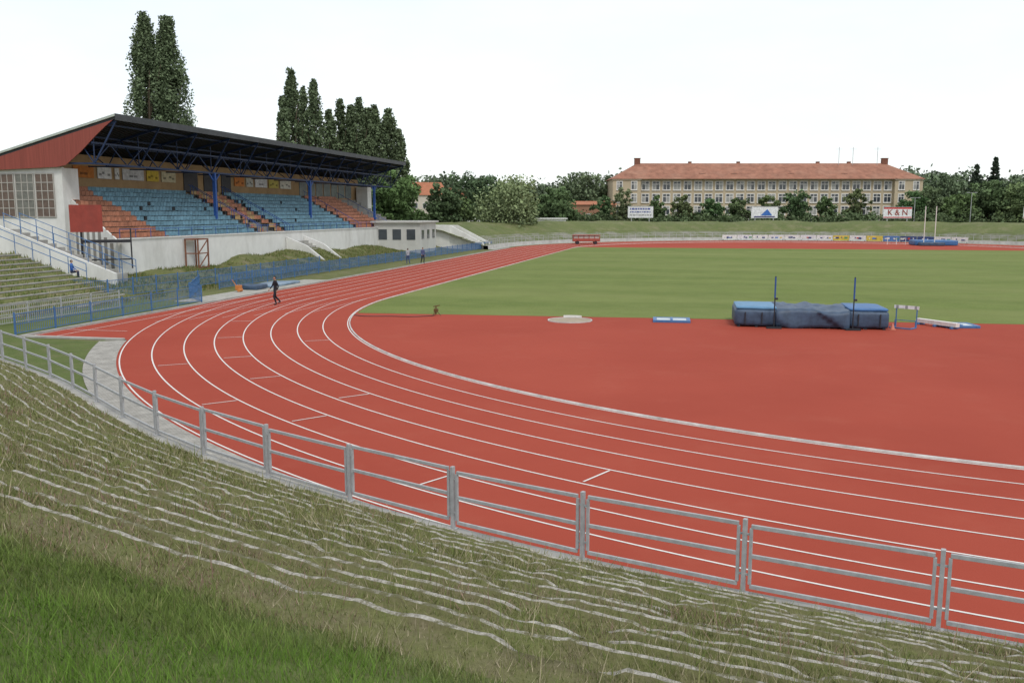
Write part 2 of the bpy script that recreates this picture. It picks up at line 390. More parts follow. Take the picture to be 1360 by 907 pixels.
b.obj("steel_railing_fence",[mGalv],bevel=.004)
def bar_fence(name,path,h,mat,z=0,sp=.11,bw=.022,post=2.5):
    b=B()
    for (x0,y0),(x1,y1) in zip(path[:-1],path[1:]):
        Ls=math.hypot(x1-x0,y1-y0); ux,uy=(x1-x0)/Ls,(y1-y0)/Ls; rot=math.atan2(uy,ux)
        npn=max(1,round(Ls/post)); pl=Ls/npn
        for i in range(npn+1):
            x,y=x0+ux*pl*i,y0+uy*pl*i; b.box((x,y,z+h/2+.02),(.06,.06,h+.04),rot)
        for zz in (.12,h*.5,h-.06): b.beam((x0,y0,z+zz),(x1,y1,z+zz),.03,.035)
        nb=int(Ls/sp)
        for i in range(nb):
            x,y=x0+ux*sp*(i+.5),y0+uy*sp*(i+.5); b.box((x,y,z+h/2),(bw,.012,h-.16),rot)
    return b.obj(name,[mat])
bar_fence("blue_mesh_fence",[(-46.9,-21.3),(-46.95,-5.5),(-49,-3.5),(-52.5,3.5)],1.05,mBlueF,sp=.14)
bar_fence("blue_mesh_fence",[(-50.9,3.5),(-50.9,31),(-49.8,60),(-49.3,84)],1.1,mBlueF,sp=.10)
bar_fence("blue_mesh_fence",[(-56.6,-6),(-53.2,-6),(-52.6,3.5),(-53,26)],1.2,mBlueF,sp=.14,z=.15)
bar_fence("grey_mesh_fence",[(-56,-22),(-50.2,-19.),(-49.7,-9.8)],1.05,mGalv,sp=.14)
# ------------------------------------------------------------ left bank by stand
def wallz(y): return .85+1.1*np.exp(-((y-36)/8.)**2)+.5*np.exp(-((y-55)/4.)**2)+.5*np.exp(-((y-23)/3.)**2)
gy_=np.arange(-26,100,.4); gx_=np.r_[np.arange(-50.9,-60.6,-.3),[-62,-70,-100]]
XX,YY=np.meshgrid(gx_,gy_); fr=np.clip((-53.-XX)/6.9,0,1); fr=fr*fr*(3-2*fr)
ZZ=fr*wallz(YY)+np.clip(fr,0,1)*(fbm(XX*.5,YY*.3,51)-.5)*1.0*(1-fr*.4)+fr*(fbm(XX*1.6,YY*1.6,55)-.5)*.3
fade=np.clip((YY+5)/3,0,1); ZZ=ZZ*fade+(1-fade)*np.clip((-51.8-XX)*.33,0,2.8)
ZZ=np.maximum(ZZ,0)-.01
V=np.stack([XX,YY,ZZ],-1).reshape(-1,3)
idx=np.arange(len(V)).reshape(XX.shape); F=np.stack([idx[:-1,:-1],idx[:-1,1:],idx[1:,1:],idx[1:,:-1]],-1).reshape(-1,4)
npmesh("grass_bank",V,F,[mRough],smooth=True)
b=B()
for i in range(12):
    x=-52.-.75*i; b.box((x-.375,-14.5,.13+.25*i-.4),(.74,19,.8),mi=0 )
    b.box((x-.02,-14.5,.13+.25*i-.02),(.10,19,.08),mi=1)
b.obj("concrete_terrace_steps",[mMoss,mConc])
n=60000; X=rng.uniform(-61,-51.4,n); Y=rng.uniform(-24,60,n); st=(Y<-5)
i_=np.clip(np.floor((-52-X)/.75),0,11); pat=fbm(X*.6,Y*.6,77,3); ok=(pat>.42)&(X>np.where(st,-61,-59.8))
fr_=np.clip((-53.-X)/6.9,0,1); fr_=fr_*fr_*(3-2*fr_); zb=fr_*wallz(Y)+fr_*(fbm(X*.5,Y*.3,51)-.5)*(1-fr_*.4)
Zg=np.where(st,.13+.25*i_,np.maximum(zb,0))-.02; X,Y,Zg,pat=[q[ok] for q in (X,Y,Zg,pat)]; n=len(X)
hg=.06+.25*rng.random(n)**2+.3*np.clip(pat-.5,0,1); wd=rng.uniform(.02,.05,n); aa=rng.uniform(0,6.283,n)
c=np.where(rng.random((n,1))<.6,np.array([[.12,.16,.045]]),np.array([[.24,.22,.11]]))*rng.uniform(.7,1.25,(n,1))
V=np.stack([np.stack([X-np.cos(aa)*wd,Y-np.sin(aa)*wd,Zg],1),np.stack([X+np.cos(aa)*wd,Y+np.sin(aa)*wd,Zg],1),np.stack([X+rng.normal(0,.05,n),Y+rng.normal(0,.05,n),Zg+hg],1)],1).reshape(-1,3)
npmesh("bank_weeds",V,np.arange(3*n).reshape(-1,3),[mBlade],col=np.repeat(c,3,0))
b=B()
for i in range(13):
    x=-57.5-.72*i; b.box((x,1.,.45+.26*i/2+.35),(.71,1.4,.9+.26*i))
b.prism([(-57,.1,.1),(-57,.1,1.3),(-66.5,.1,4.7),(-66.5,.1,.1)],(0,.2,0),mi=1)
b.obj("concrete_staircase",[mConc,mWhite])
b=B()
for yy in (.2,1.8,-3.6):
    for i in range(8):
        x=-56.5-1.35*i; z=1.2+.36*1.35*i*.98; b.cyl((x,yy,z-.6),(x,yy,z+1.),.026,n=6)
    for h in (.5,1.0): b.cyl((-56.5,yy,1.2+h),(-66,yy,1.2+.353*9.5+h),.026,n=6)
b.obj("blue_handrail",[mBlueF])
# ------------------------------------------------------------ GRANDSTAND
gs=empty("grandstand")
Y0,Y1=6.8,76.
def rz(x): return 12.9+(x+61)*.256
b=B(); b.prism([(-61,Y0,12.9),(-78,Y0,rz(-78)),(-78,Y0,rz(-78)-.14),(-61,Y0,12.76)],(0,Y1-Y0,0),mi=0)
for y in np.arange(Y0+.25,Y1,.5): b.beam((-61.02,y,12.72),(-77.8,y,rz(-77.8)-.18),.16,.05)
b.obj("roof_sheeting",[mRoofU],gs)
b=B(); b.prism([(-60.93,Y0-.1,12.98),(-78.1,Y0-.1,rz(-78.1)+.06),(-78.1,Y0-.1,rz(-78.1)+.22),(-60.93,Y0-.1,13.16)],(0,Y1-Y0+.2,0))
b.obj("roof_deck",[M("roof_edge_sheet",(.42,.46,.41),.2,2,.6)],gs)
b=B(); b.box((-60.90,(Y0+Y1)/2,12.9),(.06,Y1-Y0+.3,.5)); b.obj("front_fascia",[M("fascia_dark_metal",(.05,.055,.06),.3,1,.5)],gs)
b=B(); b.prism([(-61.2,Y0,12.68),(-76.3,Y0,rz(-76.3)-.16),(-66.4,Y0,9.15),(-65.6,Y0,9.3),(-64.2,Y0,10.3),(-62.8,Y0,11.5),(-61.9,Y0,12.2)],(0,-.08,0))
b.obj("gable_cladding",[M("gable_red_boards",(.26,.065,.048),.25,.8,.7,stretch=(14,1,.3))],gs)
b=B()
b.beam((-63.2,Y0,9.4),(-63.2,Y1,9.4),.14,.16); b.beam((-63.2,Y0,11.0),(-63.2,Y1,11.0),.12,.14)
n=32; dy=(Y1-Y0)/n
for i in range(n):
    y=Y0+dy*i; a_,c_=(9.4,11.) if i%2==0 else (11.,9.4); b.beam((-63.2,y,a_),(-63.2,y+dy,c_),.07,.07)
ny=12; 
for i in range(ny+1):
    y=Y0+.2+(Y1-Y0-.4)*i/ny
    b.beam((-68.1,y,9.5),(-63.2,y,9.4),.08,.12); b.beam((-63.2,y,9.4),(-61.15,y,12.55),.08,.12); b.beam((-61.1,y,12.6),(-68.1,y,rz(-68.1)-.3),.1,.2)
    b.beam((-63.2,y,9.4),(-64.8,y,rz(-64.8)-.35),.06,.07); b.beam((-66.2,y,9.45),(-64.8,y,rz(-64.8)-.35),.06,.07); b.beam((-66.2,y,9.45),(-68,y,rz(-68)-.35),.06,.07)
    b.beam((-63.2,y,9.4),(-63.2,y,rz(-63.2)-.3),.07,.07)
for x in (-62,-64.8,-66.5): b.beam((x,Y0,rz(x)-.27),(x,Y1,rz(x)-.27),.1,.14)
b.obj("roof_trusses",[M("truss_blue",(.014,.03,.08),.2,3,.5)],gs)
b=B()
for y in (24.7,46.6,68.5):
    b.box((-63.2,y,6.9),(.3,.26,5.)); b.box((-63.2,y,4.75),(.6,.6,.2)); b.beam((-63.2,y,8.5),(-63.2,y+1,9.35),.1,.1); b.beam((-63.2,y,8.5),(-63.2,y-1,9.35),.1,.1)
b.obj("columns",[mBlue],gs)
NRW=10
b=B(); seats=B()
for j in range(NRW+1):
    x=-60.2-.8*j; z=3.25+.42*j; ys0=5.2+.4*j
    b.box((x-.4,(ys0+74)/2,z/2+.3),(.8,74-ys0,z-.6+.0))
    if j<NRW:
        y=ys0+.3
        while y<73.5:
            sec='o' if y<12.2 else 'b' if y<27.6 else 'g' if y<28.6 else 'o' if y<34 else 'g' if y<35 else 'b' if y<54.5 else 'g' if y<55.3 else 'o' if y<66 else 'x'
            if sec in 'ob' and not (29.5<y<32.5 and j<3):
                if rng.random()>.015:
                    k=.8+.35*rng.random()
                    c=(.16*k,.29*k,.36*k) if sec=='b' else (.40*k,.18*k,.11*k)
                    if sec=='o' and 27<y<34 and rng.random()<.45: c=(.42*k,.29*k,.14*k)
                    z2=z+rng.normal(0,.008)
                    seats.box((x-.42,y,z2+.4),(.38,.47,.05),col=c); seats.box((x-.62,y,z2+.58),(.05,.47,.34),col=c); seats.box((x-.42,y,z2+.19),(.08,.3,.38),col=(.08,.08,.08))
            y+=.5
b.obj("seating_steps",[M("stand_step_concrete",(.24,.23,.21),.3,1,.9)],gs); seats.obj("seats",[mAttr],gs)
b=B(); b.box((-60.08,35.6,1.75),(.24,60.9,3.5)); b.box((-60.08,70.5,1.5),(.24,8.8,2.8))
b.prism([(-60.2,5.15,0),(-60.2,5.15,3.5),(-68.2,9.1,7.6),(-68.2,9.1,0)],(0,-.2,0))
b.box((-60.05,35.6,3.56),(.34,60.9,.1)); 
b.obj("front_wall",[mWhite],gs)
b=B(); b.box((-68.9,42.6,5.3),(.8,66.,10.4)); b.obj("back_wall",[mTan],gs)
b=B()
for y0,y1 in ((27.8,30.4),(31.6,34.4),(35.2,37.2)): b.box((-68.47,(y0+y1)/2,8.75),(.1,y1-y0,2.2))
for y in np.arange(56,74,2.6): b.box((-68.47,y,8.6),(.08,2.2,1.9),mi=1)
b.obj("back_wall_openings",[mDark,M("pale_glazing",(.16,.19,.19),.3,1,.2)],gs)
b=B(); cols=[(.45,.16,.03),(.6,.6,.58),(.62,.62,.6),(.5,.5,.5),(.55,.4,.05),(.5,.45,.3),(.6,.6,.6),(.55,.2,.05),(.5,.5,.45),(.6,.6,.6),(.5,.42,.1),(.6,.58,.5)]
yy=11.2
for i,(wd_,cc) in enumerate(zip([2.6,1.9,.6,3.2,1.9,2.4,0,2.2,1.6,3,2.5,3],cols)):
    if wd_==0: yy=38.; continue
    b.box((-68.42,yy+wd_/2,9.05),(.05,wd_,1.0),col=cc)
    for k in range(4):
        if (k+i)%3: b.box((-68.385,yy+wd_*(.2+.2*k),9.05+.14*((k*i)%3-1)),(.02,wd_*.16,.2),col=tuple(v*.4 for v in cc))
    yy+=wd_+.5
b.obj("banners",[mAttr],gs)
b=B(); b.box((-73.1,7.25,4.7),(13.6,.3,8.9)); b.box((-66.45,8.2,5.0),(.3,1.6,8.2)); b.box((-73.5,76.1,4.6),(13,.3,9)); b.box((-79.9,42,4.4),(.3,69,8.6))
b.box((-67.3,75.,6.2),(1.8,1.6,6.4))
b.obj("end_walls",[mWhite],gs)
b=B(); 
for i in range(6):
    x=-67.9-1.85*i
    b.box((x,7.06,6.95),(1.65,.06,3.5),mi=0 if i in(0,2) else 1)
    for k in range(6): b.box((x,7.02,5.25+.68*k),(1.65,.05,.06),mi=2)
    for k in range(4): b.box((x-.825+.55*k,7.02,6.95),(.06,.045,3.5),mi=2)
b.obj("glass_block_windows",[M("glass_block_brown",(.14,.10,.08),.3,3,.3),M("glass_block_grey",(.17,.17,.15),.3,3,.3),M("window_bars",(.42,.40,.36),.1,3,.7)],gs)
b=B()
for y in (27.9,28.4,34.2,34.8,55.,66.2):
    b.cyl((-60.3,y,4.3),(-68,y,8.4),.03,n=6)
    for k in range(6): b.cyl((-60.3-1.5*k,y,3.4+.8*k),(-60.3-1.5*k,y,4.3+.8*k),.025,n=6)
b.cyl((-60.1,5.2,4.3),(-60.1,66,4.3),.025,n=6)
for y in np.arange(5.2,66,2.): b.cyl((-60.1,y,3.6),(-60.1,y,4.3),.025,n=6)
b.obj("aisle_railings",[mBlue],gs)
b=B(); b.prism([(-59.9,33,0),(-59.9,33,3.0),(-57.6,33,2.1),(-55.6,33,.6),(-55.6,33,0)],(0,.3,0)); b.prism([(-59.9,37.5,0),(-59.9,37.5,3.0),(-57.6,37.5,2.1),(-55.6,37.5,.6),(-55.6,37.5,0)],(0,.3,0))
for i in range(9): b.box((-59.6+.45*i,35.4,1.3-.14*i),(.44,4.2,2.4-.28*i),mi=1)
b.obj("concrete_stairway",[mWhite,mConc])
b=B(); mOr=M("rusty_orange_paint",(.22,.09,.05),.3,4,.7)
for x in(-59.8,-58.6):
    for y in (13.6,15.2): b.box((x,y,1.9),(.1,.1,2.9))
for z in (.9,2.1,3.3):
    b.beam((-58.6,13.6,z),(-58.6,15.2,z),.09,.09); b.beam((-58.6,13.6,z),(-59.8,13.6,z),.09,.09)
for z in (.9,2.1): b.beam((-58.58,13.6,z),(-58.58,15.2,z+1.2),.07,.07)
b.box((-59.2,14.4,3.32),(1.3,1.7,.08)); b.obj("steel_stair_tower",[mOr]) 
b=B()
for x,y in ((-61.2,2.2),(-58.6,4.4),(-61.9,3.2),(-59.3,5.4)): b.box((x,y,3.3 if x<-60.5 else 2.9),(.1,.1,5.4 if x<-60.5 else 3.0),.7)
for z in (.9,2.1,3.4): 
    b.beam((-61.2,2.2,z),(-58.6,4.4,z),.08,.1)
b.box((-60.25,3.8,3.5),(3.4,1.2,.1),.7)
for z in(4.4,): b.beam((-59.2,3.9,z),(-58.6,4.4,z),.05,.05)
b.box((-60.85,2.43,5.15),(2.2,.06,2.0),.7,mi=1)
b.obj("judges_platform",[mDark,mRedP])
# ------------------------------------------------------------ far bank
def ovalpath(R,n=100,y0=77,yr=-12):
    P=[(-R,y) for y in np.linspace(y0,SL,6)[:-1]]+[(R*math.cos(t),SL+R*math.sin(t)) for t in np.linspace(math.pi,0,n)]+[(R,y) for y in np.linspace(SL,yr,24)[1:]]
    return P
prof=[(46.5,-.01,1),(47.3,.0,1),(48.2,.02,0),(48.25,.55,0),(48.7,.57,0)]
for i in range(6): prof+= [(49.3+.6*i,.6+.2*i,0),(49.32+.6*i,.78+.2*i,0)]
prof+=[(53.2,2.0,1),(55.5,2.9,1),(58.5,3.6,1),(62,3.7,1),(68,3.4,1),(84,-.3,1)]
V=[];mi=[]
paths=[ovalpath(p[0]) for p in prof]; m=len(paths[0])
for k,(R,z,g) in enumerate(prof):
    for i,(x,y) in enumerate(paths[k]):
        V.append((x,y,z+((fbm(x*.15,y*.15,61)-.5)*.9 if (g and 53<R<70) else 0)))
F=[];
for k in range(len(prof)-1):
    for i in range(m-1):
        F.append((k*m+i,k*m+i+1,(k+1)*m+i+1,(k+1)*m+i)); mi.append(1 if (prof[k+1][2] and k!=1) else (0 if k<4 else 2))
mBank=lawn_mat("bank_grass",(.10,.13,.045),(.16,.18,.07),(.22,.20,.12),False,.6)
npmesh("stadium_bank",V,F,[mConc,mBank,mMoss],mi=mi)
b=B(); pr=ovalpath(48.5)
for (x0,y0),(x1,y1) in zip(pr[:-1],pr[1:]):
    for z in (1.1,1.5): b.beam((x0,y0,z),(x1,y1,z),.05,.05)
    b.box((x0,y0,1.05),(.06,.06,1.)) 
b.obj("far_railing",[mGalv])
b=B(); th=math.radians(103.5); i=0
pal=[(.7,.7,.68),(.68,.68,.7),(.1,.2,.45),(.7,.7,.7),(.65,.5,.1),(.05,.08,.2),(.7,.7,.66),(.1,.3,.15),(.55,.08,.05)]
pat_=[0,1,0,3,0,1,3,4,0,4,2,5,5,0,0,3]
while i<15:
    a_=th-i*3.08/47.4; c_=(47.35*math.cos(a_),SL+47.35*math.sin(a_)); col=pal[pat_[i]]
    b.box((c_[0],c_[1],.6),(2.95,.08,1.0),a_-math.pi/2,col=col)
    ux,uy=math.cos(a_-math.pi/2),math.sin(a_-math.pi/2)
    dk=(.05,.07,.2) if sum(col)>1 else (.7,.7,.7)
    for k in range(5):
        o_=-1.05+.5*k+.1*((k*7+i*3)%4-1.5); hh=[.35,.5,.3,.45,.35][(k+i)%5]*.7
        if (i*5+k*3)%4==0: continue
        b.box((c_[0]+ux*o_-math.cos(a_)*.06,c_[1]+uy*o_-math.sin(a_)*.06,.6+.05*((k*i)%3)),(.2+.2*((i+k)%3),.03,hh),a_-math.pi/2,col=dk if k%2 else pal[(i*3+k)%9])
    for o_ in (-1.3,1.3): b.box((c_[0]+ux*o_,c_[1]+uy*o_,.1),(.08,.1,.25),a_-math.pi/2,col=(.1,.1,.1))
    i+=1
b.obj("advertising_hoarding",[mAttr])
def billboard(px,D,zc,wd_,h,kind):
    e=empty("billboard",S(px,D)); e.rotation_euler=(0,0,YAW)
    b=B(); b.box((0,0,zc),(wd_,.12,h),col=(.72,.73,.74)); b.box((0,-.03,zc+h/2+.04),(wd_+.1,.2,.08),col=(.3,.3,.3))
    if kind=='text':
        for r_ in range(3):
            xx=-wd_*.42
            while xx<wd_*.4:
                l=rng.uniform(.2,.7); b.box((xx+l/2,-.075,zc+.28*h-.27*h*r_),(l,.02,.28 if r_ else .4),col=(.1,.12,.3) if r_<2 else (.3,.3,.3)); xx+=l+.15
    if kind=='blue': b.prism([(-.9,-.08,zc-.7),(1.7,-.08,zc-.7),(.6,-.08,zc+.7)],(0,-.02,0),col=(.05,.15,.45)); b.box((0,-.075,zc-.98),(4.6,.02,.3),col=(.1,.1,.2))
    if kind=='red': b.box((0,-.075,zc+h*.5-.22),(wd_*.98,.02,.3),col=(.55,.03,.03)); b.box((0,-.075,zc-h*.5+.22),(wd_*.98,.02,.2),col=(.55,.03,.03))
    b.obj("board",[mAttr],e)
    if kind=='red':
        cu=bpy.data.curves.new("lettering","FONT"); cu.body="K & N"; cu.size=1.7; cu.align_x='CENTER'; cu.align_y='CENTER'; cu.extrude=.01; cu.offset=.02
        t=link(bpy.data.objects.new("lettering",cu),e); t.location=(0,-.09,zc); t.rotation_euler=(math.pi/2,0,0); cu.materials.append(mRedP)
    b=B(); 
    for x in (-wd_*.35,wd_*.35): b.box((x,.1,zc/2+.5),(.16,.16,zc-.4+1))
    b.obj("posts",[mGalv],e)
billboard((849-680)/1190,201,5.65,5.6,2.5,'text'); billboard((1012-680)/1190,200,5.6,5.8,2.5,'blue'); billboard((1187-680)/1190,197,5.5,6.2,2.4,'red'); billboard((1372-680)/1190,190,5.5,6.2,2.4,'red')
# ------------------------------------------------------------ school building
D=255; bx=S((1013.5-680)/1190,D); e=empty("school_building",bx); e.rotation_euler=(0,0,YAW)
W_=404/1190*D; Hh=5.6+43/1190*D; HR=5.6+65/1190*D; dp=15
mFac=M("school_render",(.47,.39,.27),.12,.3,.85,dirt=(.34,.27,.18),dirt_amt=.4)
mTile=M("clay_roof_tiles",(.31,.145,.095),.35,.6,.85,dirt=(.40,.23,.16),bmp=.4,bs=4)
wing=W_*.09
b=B(); b.box((0,dp/2,Hh/2),(W_-2*wing,dp,Hh)); b.box((-W_/2+wing/2,dp/2-.6,Hh/2),(wing,dp+1.2,Hh)); b.box((W_/2-wing/2,dp/2-.6,Hh/2),(wing,dp+1.2,Hh))
b.obj("walls",[mFac],e)
b=B(); b.box((0,-.08,Hh-.15),(W_-2*wing-.1,.5,.3)); 
for sx in(-1,1): b.box((sx*(W_/2-wing/2),-1.25,Hh-.15),(wing+.3,.5,.3))
for sx in(-1,1): b.box((sx*(W_/2-wing/2),-1.23,4.3),(wing+.1,.2,.25))
b.box((0,-.05,4.3),(W_-2*wing-.02,.16,.25)); b.obj("cornice",[M("stone_trim",(.5,.44,.33),.1,1,.8)],e)
b=B(); ov=.5
x0,x1,y0,y1=-W_/2-ov,W_/2+ov,-1.2-ov,dp+ov; rx=W_/2-wing
Vv=[(x0,y0,Hh),(x1,y0,Hh),(x1,y1,Hh),(x0,y1,Hh),(-rx,dp/2-.5,HR),(rx,dp/2-.5,HR)]
b.add(Vv,[(0,1,5,4),(1,2,5),(2,3,4,5),(3,0,4),(3,2,1,0)])
b.obj("roof",[mTile],e)
b=B()
for sx in(-1,1):
    b.box((sx*rx,dp/2-.5,HR-.2),(1.6,1.2,3.)); b.box((sx*rx,dp/2-.5,HR+1.35),(1.8,1.4,.2))
for xx in(-20,-6,17,26): b.box((xx,dp/2+1.5,HR),(.9,.9,1.2))
b.obj("chimneys",[M("chimney_brick",(.2,.09,.06),.3,2,.9)],e)
b=B()
for xx in(-18,7,-9,22):
    b.prism([(xx-1.2,1.,Hh+.7),(xx+1.2,1.,Hh+.7),(xx+.9,1.,Hh+1.7),(xx-.9,1.,Hh+1.7)],(0,4,0)); b.box((xx,.98,Hh+1.15),(1.4,.06,.7),mi=1)
b.obj("dormers",[mTile,mGlass],e)
b=B()
def win(x,y,z,w_,h):
    b.box((x,y-.02,z),(w_+.3,.1,h+.3),mi=0); 
    for sx in (-1,1):
        for (zz,hh) in ((z-h*.17,h*.60),(z+h*.34,h*.26)):
            k=rng.random(); b.box((x+sx*w_*.25,y-.085,zz),(w_*.42,.03,hh),mi=1 if k<.62 else 2)
    b.box((x,y-.12,z-h/2-.2),(w_+.4,.28,.1),mi=0)
ncol=24; sp=(W_-2*wing)/ncol
for r_ in range(4):
    z=Hh-1.8-3.45*r_
    for c_ in range(ncol):
        x=-(W_/2-wing)+sp*(c_+.5)
        win(x,0,z,sp*.66,2.3)
    for sx in(-1,1):
        for k in(-.26,.26): win(sx*(W_/2-wing/2)+k*wing,-1.2,z,1.5,2.2)
b.obj("windows",[M("white_window_frame",(.66,.64,.6),.08,2,.6),mGlass,M("window_curtain",(.32,.32,.3),.2,1,.6)],e)
b=B()
for xx in (22,26,33): b.cyl((xx,6,HR-1),(xx,6,HR+4.5),.07,n=5); b.beam((xx-.9,6,HR+3.9),(xx+.9,6,HR+3.9),.05,.05)
b.obj("roof_antennas",[mGalv],e)
def house(name,px,D,w_,d_,h,hr,wallc,rot):
    e=empty(name,S(px,D)); e.rotation_euler=(0,0,rot)
    b=B(); b.box((0,0,h/2),(w_,d_,h)); b.obj("walls",[M("house_wall",wallc,.1,.5)],e)
    b=B(); b.prism([(-w_/2-.3,-d_/2-.4,h),(-w_/2-.3,d_/2+.4,h),(-w_/2-.3,0,hr)],(w_+.6,0,0)); b.obj("roof",[M("house_roof",(.38,.15,.08),.2,1,.8)],e)
    b=B()
    for x in np.arange(-w_/2+1.5,w_/2-1,2.6):
        for z in np.arange(1.6,h-1,2.9): b.box((x,-d_/2-.03,z),(1.2,.1,1.4),mi=0); b.box((x,-d_/2-.09,z),(1.,.04,1.2),mi=1)
    b.obj("windows",[mWhite,mGlass],e)
house("red_roof_house",(562-680)/1190,250,11,10,10.2,13.8,(.55,.5,.42),YAW+.5)
house("red_roof_house",(590-680)/1190,262,12,10,8.5,12.5,(.5,.45,.35),YAW-.2)
house("brick_annexe",(780-680)/1190,245,14,8,7.6,8.6,(.3,.16,.1),YAW)
e=empty("white_clubhouse",S((540-680)/1190,128)); e.rotation_euler=(0,0,.05)
b=B(); b.box((0,0,2.1),(6.5,9,4.2)); b.box((0,0,4.3),(7.2,9.8,.22)); b.obj("walls",[M("grey_render",(.55,.55,.52),.1,.7,.85,dirt=(.3,.29,.26))],e)
b=B(); 
for x in(-2,0,2): b.box((x,-4.52,2.6),(1.2,.08,1.4))
for y in(-3,0,3): b.box((3.27,y,2.6),(.08,1.2,1.2))
b.obj("windows",[mGlass],e)
e=empty("low_white_building",S((668-680)/1190,196)); e.rotation_euler=(0,0,YAW)
b=B(); b.box((0,0,2.1),(27,7,4.2)); b.box((0,0,4.28),(27.6,7.6,.2)); b.obj("walls",[mWhite],e)
b=B()
for x in np.arange(-12.3,12.5,2.05): b.box((x,-3.52,3.3),(1.3,.08,.9))
b.obj("windows",[mGlass],e)
b=B(); b.prism([(-54.5,78,0),(-54.5,78,3.6),(-49.2,78,.9),(-49.2,78,0)],(0,.35,0)); b.prism([(-54.5,82,0),(-54.5,82,3.6),(-49.2,82,.9),(-49.2,82,0)],(0,.35,0)); b.box((-57.3,80,1.8),(5.6,4.5,3.6))
b.obj("white_stair_walls",[mWhite])
def lamp(px,D,h):
    b=B(); x,y,_=S(px,D); b.cyl((x,y,0),(x,y,h),.1,.06,n=8); b.beam((x-.7,y,h),(x+.7,y,h+.05),.08,.08)
    for s in(-1,1): b.box((x+s*.85,y,h+.02),(.6,.25,.12))
    b.obj("street_lamp",[mGalv])
for px,D,h in ((1283,215,10.2),(648,215,9.6),(709,215,7.8),(1209,215,9),(818,215,8.4)): lamp((px-680)/1190,D,h)
# ------------------------------------------------------------ trees
def quads(cen,size,rg,col,flat=0):
    n=len(cen); a=rg.normal(size=(n,3)); a/=np.linalg.norm(a,axis=1)[:,None]; t=rg.normal(size=(n,3)); bq=np.cross(a,t); bq/=np.linalg.norm(bq,axis=1)[:,None]
    s=(size*rg.uniform(.6,1.3,n))[:,None]; u=a*s; v=bq*s*.7
    V=np.stack([cen-u,cen-v*.9,cen+u,cen+v*.9],1).reshape(-1,3)
    return V,np.arange(4*n).reshape(-1,4),np.repeat(col,4,0)
mLeaf=attrmat("leaf",.75,.1); mBark=M("bark",(.11,.085,.06),.3,4,.9)
LK=1.95
def tree(name,pos,h,wd_,kind,ncl,nper,ls,colr,seed,bare=.18):
    rg=np.random.default_rng(seed); C=[];Rr=[];sh=[]; colr=np.array(colr)*LK
    while len(C)<ncl:
        if kind=='poplar':
            f=rg.uniform(.05,1); env=min(1,(f/.22))**.6*(1-f**2.2)**.8
            a=rg.uniform(0,6.283)
            env*=.76+.48*vn(np.array([f*7.+math.cos(a)*1.2]),np.array([seed*1.7+math.sin(a)*1.2]))[0]
            r=math.sqrt(rg.random()); rad=wd_/2*env*r
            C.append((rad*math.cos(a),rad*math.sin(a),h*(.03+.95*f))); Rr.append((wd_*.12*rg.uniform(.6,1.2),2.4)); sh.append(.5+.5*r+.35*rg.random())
        elif kind=='conifer':
            f=rg.random()**1.3; rad=wd_/2*(1-f)*math.sqrt(rg.random()); a=rg.uniform(0,6.283)
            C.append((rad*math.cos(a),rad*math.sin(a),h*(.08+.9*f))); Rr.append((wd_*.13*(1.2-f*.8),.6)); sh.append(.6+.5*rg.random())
        else:
            v=rg.normal(size=3); v/=np.linalg.norm(v); r=rg.random()**.45
            f=v[2]*r; lump=.78+.45*vn(np.array([v[0]*2+seed]),np.array([v[1]*2+v[2]*3+5]))[0]
            hz=h*(1-bare)/2; 
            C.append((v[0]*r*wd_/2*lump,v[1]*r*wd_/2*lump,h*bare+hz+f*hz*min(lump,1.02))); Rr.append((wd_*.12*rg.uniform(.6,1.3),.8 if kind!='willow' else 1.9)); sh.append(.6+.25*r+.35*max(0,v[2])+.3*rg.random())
    C=np.array(C);Rr=np.array(Rr);sh=np.array(sh)
    idx=np.repeat(np.arange(len(C)),nper); n=len(idx); v=rg.normal(size=(n,3)); v/=np.linalg.norm(v,axis=1)[:,None]; rr=rg.random(n)**.4*Rr[idx,0]
    cen=C[idx]+v*rr[:,None]*np.stack([np.ones(n),np.ones(n),Rr[idx,1]],1)
    if kind=='willow': cen[:,2]-=rg.random(n)**2*h*.25
    over=cen[:,2]>h*1.01; cen[over,2]=h*rg.uniform(.8,1.0,over.sum())
    cen[:,2]=np.maximum(cen[:,2],h*bare*.35+.1)
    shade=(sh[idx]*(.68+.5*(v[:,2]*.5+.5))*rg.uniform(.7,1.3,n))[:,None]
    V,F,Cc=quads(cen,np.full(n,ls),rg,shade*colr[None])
    b=B(); th_=h*.03*.5+.05; top=h*(.86 if kind=='poplar' else .97 if kind=='conifer' else .6)
    b.cyl((0,0,-.2),(0,0,top*.4),th_,th_*.7,8); b.cyl((0,0,top*.4),(rg.normal()*.1,0,top),th_*.7,.04,8)
    for i in range(9):
        z=h*rg.uniform(max(bare,.12),.6); a=rg.uniform(0,6.283); q=.33*wd_ if kind!='poplar' else .3*wd_
        b.cyl((0,0,z),(q*math.cos(a),q*math.sin(a),z+h*(.22 if kind=='poplar' else .12)),th_*.4,.03,5)
    tv=np.array(b.v); 
    tf=[f for f in b.f if len(f)==4]; tf=np.array(tf)
    VV=np.vstack([tv,V]); FF=np.vstack([tf,F+len(tv)]); CC=np.vstack([np.full((len(tv),3),.1),Cc]); mi=np.r_[np.zeros(len(tf),int),np.ones(len(F),int)]
    o=npmesh(name,VV,FF,[mBark,mLeaf],mi=mi,col=CC); o.location=pos; return o
def T(name,px,top,D,wpx,kind,ncl=70,nper=60,ls=.4,col=(.05,.08,.03),seed=1,bare=.18):
    h=5.6+(282-top)/1190*D; return tree(name,S((px-680)/1190,D),h,wpx/1190*D,kind,ncl,nper,ls,col,seed,bare)
pc=(.056,.074,.040)
